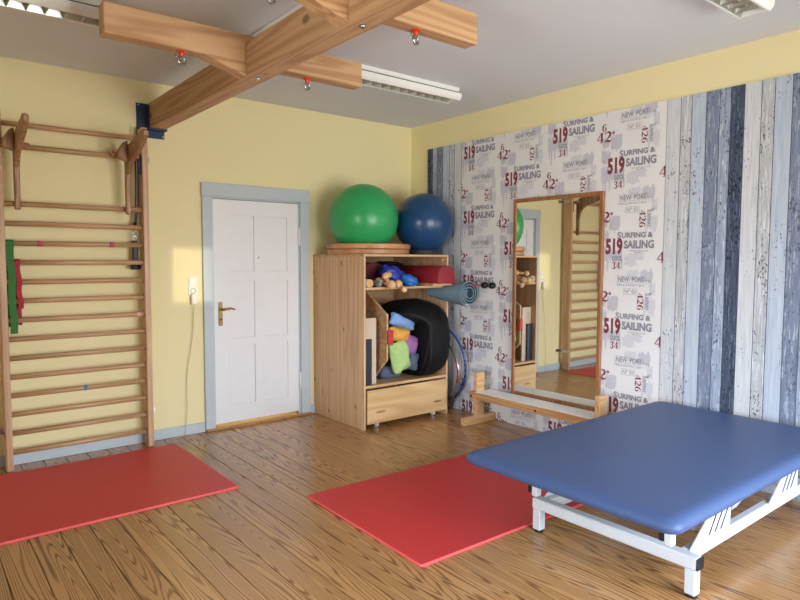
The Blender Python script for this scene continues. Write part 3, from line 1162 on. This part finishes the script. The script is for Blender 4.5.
TT, TBOT = 0.507, 0.440
rings = []
for ins, z in ((.055, TBOT), (.016, TBOT + .003), (.006, TBOT + .010), (.001, TBOT + .022), (0, TBOT + .032), (.004, TT - .024), (.014, TT - .012), (.030, TT - .0045), (.055, TT - .001), (.12, TT), (.40, TT + .001)):
    rings.append(rrect(TX0 + ins, TX1 - ins, TY0 + ins, TY1 - ins, z, max(.055 - ins * .3, .02)))
G().ring_loft(rings, smooth=True).build('upholstered_top', MAT['vinyl'], tb)
gbox('deck_board', MAT['slate'], tb, TX0 + .06, TX1 - .06, TY0 + .06, TY1 - .06, TBOT - .014, TBOT + .001)
WM = MAT['white_metal']
for yy in (-3.94, -3.23):
    o = gbox('upper_rail', WM, tb, -1.88, -0.30, yy - .025, yy + .025, TBOT - .066, TBOT - .015, .004)
    gbox('rail_stop', WM, tb, -1.875, -1.835, yy - .032, yy + .002, TBOT - .145, TBOT - .066, .004)
    gbox('rubber_stop', MAT['black'], tb, -1.875, -1.840, yy + .004, yy + .026, TBOT - .132, TBOT - .066, .003)
for xx in (-1.645, -0.195):
    rl = gbox('foot_rail', WM, tb, xx - .03, xx + .03, -3.985, -3.070, .130, .190, .006)
    gbox('rail_cap', MAT['black'], rl, xx - .03, xx + .03, -3.993, -3.983, .132, .188, .004)
    for yy in (-3.955, -3.098):
        lg = gbox('leg', WM, tb, xx - .025, xx + .025, yy - .025, yy + .025, .012, .130, .004)
        G().cyl((xx, yy, 0), (xx, yy, .014), .026, 14).build('foot_pad', MAT['black'], lg)
for yy, s_ in ((-3.905, -1), (-3.135, 1)):
    gbox('base_beam', WM, tb, -1.615, -0.225, yy - .02, yy + .02, .128, .190, .004)
    for xg, flip in ((-1.625, 1), (-0.75, 1)):
        # gusset plate with three slanted slots
        pts = [(xg, .186), (xg + .05, .187), (xg + .41, .187), (xg + .41, .335), (xg + .22, .335)]
        gp = G().prism(pts, 'y', yy + s_ * .020, yy + s_ * .026).build('gusset_plate', WM, tb)
        for q in range(3):
            a = xg + .175 + q * .060
            g = G()
            sl = [(a, .212), (a + .016, .212), (a + .104, .318), (a + .088, .318)]
            g.prism(sl, 'y', yy + s_ * .0255, yy + s_ * .0268)
            g.build('slot', MAT['black'], gp)
        gbox('gusset_flange', WM, gp, xg + .405, xg + .411, min(yy - .02, yy + s_ * .026), max(yy + .02, yy + s_ * .026), .19, .335)
for yy in (-3.80, -3.24):
    for xa, xb in ((-1.35, -0.78), (-0.95, -0.36)):
        g = G()
        g.prism([(xa, .17), (xa + .07, .17), (xb, .345), (xb - .07, .345)], 'y', yy - .018, yy + .018)
        g.build('lifting_arm', WM, tb)
G().tube([(-1.05, -3.80, .262), (-1.05, -3.24, .262)], .018, 12).build('cross_tube', WM, tb)
gbox('motor_housing', MAT['slate'], tb, -1.0, -.62, -3.58, -3.46, .22, .30, .02)

# ------------------------------------------------------------------ wall mirror
mr = thing('wall_mirror', 'tall rectangular mirror in a brown wooden frame on the papered wall', 'mirror', (-.04, -1.955, .29))
MY0, MY1, MZ0, MZ1, MX = -2.412, -1.497, 0.285, 2.046, -0.052
fw = .033
gbox('frame_stile', MAT['mframe'], mr, MX, XS - .002, MY1 - fw, MY1, MZ0, MZ1, .003)
gbox('frame_stile', MAT['mframe'], mr, MX, XS - .002, MY0, MY0 + fw, MZ0, MZ1, .003)
gbox('frame_rail', MAT['mframe'], mr, MX + .0004, XS - .002, MY0 + fw, MY1 - fw, MZ1 - fw, MZ1, .003)
gbox('frame_rail', MAT['mframe'], mr, MX + .0004, XS - .002, MY0 + fw, MY1 - fw, MZ0, MZ0 + fw, .003)
TILT = 0.0085   # the pane sits very slightly turned in its frame
G().box(-.040, -.032, MY0 + fw - .004, MY1 - fw + .004, MZ0 + fw - .004, MZ1 - fw + .004,
        rot=((-.036, (MY0 + MY1) / 2, 1.1), Matrix.Rotation(TILT, 3, 'Z'))).build('mirror_glass', MAT['mirror'], mr)

# ------------------------------------------------------------------ balance bench
bn = thing('balance_bench', 'low pine bench with narrow white top standing below the mirror', 'bench', (-.24, -1.95, 0))
for yy in (-1.275, -2.555):
    gbox('foot', MAT['bench'], bn, -.445, -.030, yy - .025, yy + .025, 0, .072, .005)
    gbox('post', MAT['bench'], bn, -.288, -.185, yy - .022, yy + .022, .070, .475, .004)
pl = gbox('plank', MAT['benchy'], bn, -.325, -.105, -2.60, -1.235, .238, .300, .003)
gbox('white_top', MAT['benchtop'], bn, -.322, -.108, -2.53, -1.300, .298, .3035, .001)
for yy in (-1.262, -2.0):
    G().cyl((-.324, yy, .262), (-.330, yy, .262), .010, 10).build('bolt', MAT['black'], bn)

# ------------------------------------------------------------------ open pine cabinet
cb = thing('open_cabinet', 'open pine cabinet with knotty side panel crammed with exercise gear', 'cabinet', (-.72, -.43, 0))
CX0, CX1, CYF, CYB, CZ = -1.236, -.235, -.852, -.004, 1.552
gbox('side_panel', MAT['pine'], cb, CX0, CX0 + .020, CYF, CYB, 0, CZ - .020, .002)
gbox('side_panel', MAT['pine'], cb, CX1 - .020, CX1, CYF, CYB, 0, CZ - .020, .002)
gbox('top_panel', MAT['pinex'], cb, CX0, CX1, CYF, CYB, CZ - .020, CZ, .002)
gbox('back_panel', MAT['pinex'], cb, CX0 + .02, CX1 - .02, CYB - .012, CYB, .02, CZ - .02)
gbox('shelf', MAT['pinex'], cb, CX0 + .02, CX1 - .02, CYF + .01, CYB - .012, 1.238, 1.260, .002)
gbox('shelf', MAT['pinex'], cb, CX0 + .02, CX1 - .02, CYF + .002, CYB - .012, .366, .390, .002)
dv = G().prism([(-.838, .600), (-.838, 1.010), (-.47, 1.236), (-.02, 1.236), (-.02, .391), (-.62, .391)], 'x', -.978, -.958).build('divider', MAT['pinex'], cb)
gbox('red_stop', MAT['redblock'], dv, -.976, -.918, -.868, -.839, .742, .870, .006)
G().cyl((CX1 - .02, -.80, 1.50), (CX1 - .045, -.80, 1.50), .012, 12).build('peg', MAT['turned'], cb)

dw = thing('rolling_drawer', 'birch drawer box on small white casters in the cabinet base', 'drawer', (-.70, -.5, 0))
DX_0, DX_1 = CX0 + .030, CX1 - .026
gbox('drawer_front', MAT['birch'], dw, DX_0, DX_1, -.866, -.846, .050, .352, .003)
gbox('drawer_side', MAT['birch'], dw, DX_0 + .01, DX_0 + .025, -.846, -.08, .060, .30)
gbox('drawer_side', MAT['birch'], dw, DX_1 - .025, DX_1 - .01, -.846, -.08, .060, .30)
gbox('drawer_back', MAT['birch'], dw, DX_0 + .025, DX_1 - .025, -.095, -.08, .060, .30)
gbox('drawer_bottom', MAT['birch'], dw, DX_0 + .025, DX_1 - .025, -.846, -.095, .060, .072)
for xc in (DX_0 + .145, DX_1 - .12):
    g = G()
    n = 14
    g.ring_loft([[Vector((xc + (.050 + e) * math.cos(2 * PI * q / n), yy, .150 + (.007 + e) * math.sin(2 * PI * q / n))) for q in range(n)] for e, yy in ((.004, -.8662), (.004, -.869), (-.001, -.869), (-.001, -.8665))])
    g.build('finger_grip', MAT['thresh'], dw)
    for yy in (-.80, -.14):
        w = G().cyl((xc - .012, yy, .022), (xc + .012, yy, .022), .0215, 14).build('caster_wheel', MAT['plastic'], dw)
        gbox('caster_fork', MAT['plastic'], w, xc - .018, xc + .018, yy - .014, yy + .014, .030, .061, .002)

# ---- things on the cabinet top
for i, (z, rr) in enumerate(((1.5525, .386), (1.6015, .398))):
    g = G()
    n = 48
    cx, cy = -.890, -.440
    g.ring_loft([[Vector((cx + rq * math.cos(2 * PI * q / n), cy + rq * math.sin(2 * PI * q / n), z + h_)) for q in range(n)]
                 for rq, h_ in ((.245, 0), (rr - .010, 0), (rr, .007), (rr, .041), (rr - .010, .048), (.245, .048))], closed=True, smooth=False)
    o = g.build('round_balance_board', MAT['boards'], None, origin=(cx, cy, z))
    tag(o, ('round wooden balance board lying directly on the cabinet top', 'round wooden balance board right under the green ball')[i], 'balance board', 'balance boards on the cabinet')


def ball(label, c, rad, mat):
    t = thing('exercise_ball', label, 'exercise ball', (c[0], c[1], c[2] - rad), 'exercise balls on the cabinet')

    def fn(q):
        # slight flattening at the contact and moulded ribs round the equator
        if q.z < -rad * .985:
            q.z = -rad * .985 + (q.z + rad * .985) * .25
        return q
    b = G().blob(c, (rad, rad, rad), (0, 0, 0), 1.0, 56, 36, fn=fn).build('ball_skin', mat, t)
    g = G()
    n = 56
    for hgt in (-.30, -.15, 0.0, .15, .30):
        rr = math.sqrt(1 - hgt * hgt) * rad
        rot = Euler((0.5, 0.35, 0)).to_matrix()
        ring = [Vector(c) + rot @ Vector((rr * math.cos(2 * PI * q / n), rr * math.sin(2 * PI * q / n), hgt * rad)) for q in range(n)]
        g.tube(ring, .0012, 5, closed=True)
    g.build('moulded_ribs', mat, b)
    return t


GR = .326
ball('big green exercise ball resting on round wooden boards', (-.955, -.452, 1.884), GR, MAT['green_ball'])
BR = .290
bc = (-.328, -.585, 1.596 + BR * .93)
ball('navy blue exercise ball in the corner on a charcoal ring', bc, BR, MAT['blue_ball'])
ring = [(bc[0] + .135 * math.cos(2 * PI * q / 28), bc[1] + .135 * math.sin(2 * PI * q / 28)) for q in range(28)]
g = G()
g.ring_loft([[Vector((bc[0] + rr * math.cos(2 * PI * q / 32), bc[1] + rr * math.sin(2 * PI * q / 32), z)) for q in range(32)]
             for rr, z in ((.150, 1.5525), (.155, 1.560), (.150, 1.600), (.135, 1.606), (.105, 1.590), (.105, 1.5525))], cap=False)
g.ring_loft([[Vector((bc[0] + rr * math.cos(2 * PI * q / 32), bc[1] + rr * math.sin(2 * PI * q / 32), 1.5525)) for q in range(32)] for rr in (.105, .150)], cap=False)
tag(g.build('ball_ring', MAT['ringgrey'], None, origin=(bc[0], bc[1], 1.5525)), 'charcoal rubber ring holding the navy ball on the cabinet', 'ball ring')

# ---- upper shelf
ZS = 1.2605


def half_roll(label, xc, w, h, y0, y1, mat, z=ZS):
    n = 14
    prof = [(xc - w / 2, z)] + [(xc - w / 2 * math.cos(PI * q / n), z + .02 + (h - .02) * math.sin(PI * q / n) ** .8) for q in range(n + 1)] + [(xc + w / 2, z)]
    t = thing('half_round_bolster', label, 'bolster', (xc, (y0 + y1) / 2, z), 'vinyl bolsters on the upper shelf')
    g = G()
    g.ring_loft([[Vector((xc + (p[0] - xc) * s_, yy, z + (p[1] - z) * s_)) for p in prof] for yy, s_ in ((y0, .97), (y0 + .006, 1), (y1 - .006, 1), (y1, .97))], smooth=True)
    g.build('vinyl_cover', mat, t)
    g = G()
    g.tube([(p[0], y0 + .004, p[1]) for p in prof], .003, 6, closed=True)
    g.build('piping', mat, t)
    return t


half_roll('dark red half-round bolster sticking out of the upper shelf', -.385, .215, .165, -.985, -.16, MAT['maroon'], ZS + .024)
half_roll('shade-darkened red half-round bolster pushed deep into the upper shelf', -.93, .36, .215, -.58, -.05, MAT['maroon_shaded'])
gbx = gbox('shelf_board', MAT['pinex'], None, -.50, -.26, -.930, -.05, ZS + .001, ZS + .0235, .003)
tag(gbx, 'loose pine board under the dark red bolster on the upper shelf', 'board')


def cushion(name, label, cat, c, rad, rot, mat, e=.75, amp=.10, freq=2.2, seed=0.0, group=None, pillow=False):
    def fn(q):
        if pillow:      # thin seams, plump middle, a few soft creases
            m_ = max(abs(q.x) / rad[0], abs(q.z) / rad[2])
            kx, kz = abs(q.x) / rad[0], abs(q.z) / rad[2]
            q = Vector((q.x * (.98 + .16 * kz * kz), q.y * (1 - .60 * m_ ** 3), q.z * (.98 + .16 * kx * kx)))
            q.y += .012 * math.sin(q.x * 38 + seed) * math.cos(q.z * 31 + seed * 2)
        return q
    t = G().blob(c, rad, rot, e, 34, 22, amp, freq, seed, fn=fn).build(name, mat, None, origin=c)
    return tag(t, label, cat, group)


cushion('nylon_pouch', 'royal blue nylon pouch on the upper shelf beside the wooden dumbbells', 'pouch', (-.790, -.70, ZS + .092), (.165, .09, .075), (0, .42, .2), MAT['cloth_royal'], .9, .30, 2.6, 3.1)
cushion('nylon_pouch', 'azure blue nylon pouch at the front edge of the upper shelf', 'pouch', (-.700, -.815, ZS + .052), (.085, .06, .050), (0, .3, -.3), MAT['cloth_azure'], .9, .25, 2.6, 6.4)
cushion('black_cloth', 'black cloth thrown over the bolster at the back of the upper shelf', 'cloth', (-.62, -.42, ZS + .205), (.17, .10, .022), (0, .05, .3), MAT['blackfab'], .9, .3, 3, 8.0)
cushion('black_bag', 'small black bag under the pouches on the upper shelf', 'bag', (-1.04, -.70, ZS + .033), (.13, .09, .032), (0, 0, .1), MAT['blackfab'], .8, .2, 3, 2.0)


def dumbbell(label, a, b, rb, mat_b=None):
    t = thing('wooden_dumbbell', label, 'dumbbell', (Vector(a) + Vector(b)) / 2, 'wooden dumbbells on the upper shelf')
    G().tube([a, Vector(a).lerp(Vector(b), .5), b], [.013, .016, .013], 10).build('handle', MAT['turned'], t)
    for p in (a, b):
        G().blob(p, (rb, rb, rb), (0, 0, 0), 1, 18, 12).build('end_ball', MAT['turned'], t)


dumbbell('wooden dumbbell with the largest ball end at the shelf edge', (-.985, -.915, ZS + .022), (-1.005, -.76, ZS + .043), .042)
dumbbell('wooden dumbbell lying beside the blue pouches on the upper shelf', (-.905, -.915, ZS + .030), (-.925, -.77, ZS + .038), .037)
dumbbell('wooden dumbbell resting on top of the two others', (-1.015, -.87, ZS + .098), (-.93, -.80, ZS + .108), .032)
dumbbell('small wooden dumbbell drooping over the shelf edge', (-.855, -.935, ZS - .022), (-.84, -.85, ZS + .029), .028)
tube_c = thing('beige_tube', 'beige cardboard tube lying at the left end of the upper shelf', 'tube', (-1.16, -.75, ZS))
G().tube([(-1.165, -.845, ZS + .036), (-1.165, -.60, ZS + .036)], .035, 18).build('tube_wall', MAT['beige'], tube_c)
G().tube([(-1.165, -.847, ZS + .036), (-1.165, -.842, ZS + .036)], .025, 18).build('tube_end', MAT['cloth_orange'], tube_c)
gl = thing('clear_cup', 'small clear plastic cup beside the beige tube on the shelf', 'cup', (-1.09, -.85, ZS))
g = G()
n = 20
g.ring_loft([[Vector((-1.090 + rr * math.cos(2 * PI * q / n), yy, ZS + .036 + rr * math.sin(2 * PI * q / n))) for q in range(n)]
             for rr, yy in ((.028, -.78), (.034, -.87), (.036, -.872), (.033, -.868), (.026, -.785))], cap=False)
g.build('cup_wall', MAT['clear'], gl)

# rolled mat poking out of the cabinet
rm = thing('rolled_mat', 'grey-blue foam mat rolled into a cone poking out below the upper shelf', 'rolled mat', (-.25, -.9, 1.10))
A, B_ = Vector((-.310, -.680, 1.190)), Vector((-.180, -1.085, 1.186))
ax = (B_ - A).normalized()
sd = Vector((1, 0, 0))
up = Vector((0, 0, 1))
g = G()
turns, n = 3.4, 110
L0, L1 = [], []
for i in range(n + 1):
    t = i / n
    a = 2 * PI * turns * t + 2.0
    for lst, P0, R0 in ((L0, A, .045), (L1, B_, .130)):
        for off in (0, .010):
            rr = R0 * (.30 + .70 * t) - off
            lst.append(P0 + sd * (rr * math.cos(a)) + up * (rr * math.sin(a)))
bm = g.bm
V0 = [bm.verts.new(p) for p in L0]
V1 = [bm.verts.new(p) for p in L1]
for i in range(n):
    a, b = 2 * i, 2 * i + 2
    for w_, q in enumerate(((V0[a], V0[b], V1[b], V1[a]), (V0[a + 1], V1[a + 1], V1[b + 1], V0[b + 1]),
                            (V1[a], V1[b], V1[b + 1], V1[a + 1]), (V0[a], V0[a + 1], V0[b + 1], V0[b]))):
        f = bm.faces.new(q)
        f.smooth = w_ < 2
        f.material_index = 1 if w_ == 1 else 0
bm.faces.new((V0[0], V1[0], V1[1], V0[1]))
bm.faces.new((V0[-2], V0[-1], V1[-1], V1[-2]))
rs_ = g.build('rolled_sheet', [MAT['rollmat'], MAT['rollmat_gap_shade']], rm)
for e_ in rs_.data.edges:
    e_.use_edge_sharp = False
rs_.data.set_sharp_from_angle(angle=0.9)
st = thing('knobbed_stick', 'red stick with two black knobs poking out of the rolled mat', 'stick', (-.1, -1.2, 1.26))
G().tube([(-.225, -.92, 1.250), (-.074, -1.215, 1.270)], .007, 8).build('shaft', MAT['redblock'], st)
for i, (px, py, pz) in enumerate(((-.088, -1.188, 1.2665), (-.074, -1.272, 1.266))):
    G().blob((px, py, pz), (.034, .036, .031), (0, 0, 0), 1, 16, 12).build('knob', MAT['black'], st)

# ---- lower compartment
ZB = .3905
bag = thing('black_bean_bag', 'bulging round black nylon bag filling the lower cabinet compartment', 'bag', (-.52, -.60, ZB))
BC = Vector((-.525, -.62, ZB + .352))


def bagfn(q):
    a = math.atan2(q.z, q.x)
    if q.y < 0:
        q = q * (1 + .012 * math.sin(a * 9 + 1) + .010 * noise.noise(q * 9))
    lim = .262 if q.y > -.24 else .262 + min(.075, (-.24 - q.y) * 1.3)
    if q.z < .24 and q.x < -.035:      # pressed in by the pile of cushions
        q.x = -.035 + (q.x + .035) * (.06 if q.z < .16 else .06 + (q.z - .16) * 11)
    if q.x > lim:
        q.x = lim + (q.x - lim) * .08
    if q.z < -.335:
        q.z = -.335 + (q.z + .335) * .2
    return q


G().blob(BC, (.360, .350, .378), (0, 0, 0), .74, 52, 34, .04, 2.3, 4.0, fn=bagfn).build('nylon_shell', MAT['blackfab'], bag)
for xo, bulge in ((-.06, .335), (.10, .330)):
    g = G()
    pts = []
    for i in range(15):
        t = -1.2 + 2.4 * i / 14
        pts.append((BC.x + xo + .03 * math.sin(t * 2), BC.y - bulge * math.cos(t) ** .5 - .012, BC.z + .345 * math.sin(t)))
    g.tube(pts, .007, 8)
    g.build('seam_piping', MAT['blackfab'], bag)
CG = 'cushions in the cabinet'
cushion('folded_cloth', 'light blue folded cloth on top of the cushions in the cabinet', 'cloth', (-.745, -.775, .930), (.165, .065, .060), (0, .30, .15), MAT['cloth_blue'], .62, .14, 2.5, 1.0, None, True)
cushion('cushion', 'orange cushion squeezed below the light blue cloth', 'cushion', (-.790, -.770, .812), (.140, .070, .066), (0, .20, .1), MAT['cloth_orange'], .62, .10, 2.5, 2.0, CG, True)
cushion('cushion', 'mauve cushion between the black bag and the pale green cushion', 'cushion', (-.660, -.780, .700), (.085, .050, .095), (0, .25, 0), MAT['cloth_purple'], .62, .12, 2.5, 3.0, CG, True)
cushion('cushion', 'pale green cushion standing on the cabinet floor', 'cushion', (-.785, -.790, .610), (.115, .060, .145), (0, -.30, .1), MAT['cloth_green'], .60, .10, 2.5, 4.0, CG, True)
cushion('cushion', 'slate grey cushion lying flat at the bottom of the cabinet', 'cushion', (-.800, -.610, ZB + .066), (.145, .12, .066), (0, 0, .1), MAT['cloth_denim'], .62, .10, 2.5, 5.0, CG)
cushion('cushion', 'dark slate cushion wedged between green cushion and black bag', 'cushion', (-.630, -.790, .550), (.060, .05, .080), (0, .3, 0), MAT['cloth_denim'], .62, .14, 2.5, 6.0, CG, True)
bb = gbox('framed_board', MAT['beige'], None, -1.210, -1.056, -.790, -.770, ZB, .985, .003)
tag(bb, 'beige upright board standing left of the divider in the cabinet', 'board')
bb = gbox('slate_board', MAT['slate'], None, -1.212, -1.120, -.812, -.794, ZB, .800, .003)
tag(bb, 'dark slate board standing in front of the beige board', 'board')

# ---- hoops beside the cabinet


def hoop(label, xc, yc, zc, rad, tr, mats, lean):
    t = thing('gym_hoop', label, 'hoop', (xc, yc, zc - rad), 'hoops leaning beside the cabinet')
    n = 72
    P = [Vector((xc + lean * math.sin(2 * PI * q / n), yc + rad * math.cos(2 * PI * q / n), zc + rad * math.sin(2 * PI * q / n))) for q in range(n)]
    if len(mats) == 1:
        G().tube(P, tr, 10, closed=True).build('hoop_tube', mats[0], t)
    else:
        seg = n // len(mats)
        for i, m in enumerate(mats):
            G().tube([P[(i * seg + q) % n] for q in range(seg + 1)], tr, 10).build('hoop_segment', m, t)


hoop('dark blue twisted hoop, outermost of those leaning beside the cabinet', -.115, -.590, .468, .385, .0125, [MAT['hoopblue']], -.03)
hoop('grey and pink hoop leaning inside the dark blue one', -.155, -.575, .415, .335, .011, [MAT['gum_grey'], MAT['magenta'], MAT['gum_grey'], MAT['gum_grey'], MAT['magenta'], MAT['gum_grey'], MAT['gum_grey'], MAT['magenta'], MAT['gum_grey']], -.02)
hoop('silver grey hoop leaning closest to the cabinet side', -.182, -.600, .395, .355, .009, [MAT['steel']], -.01)
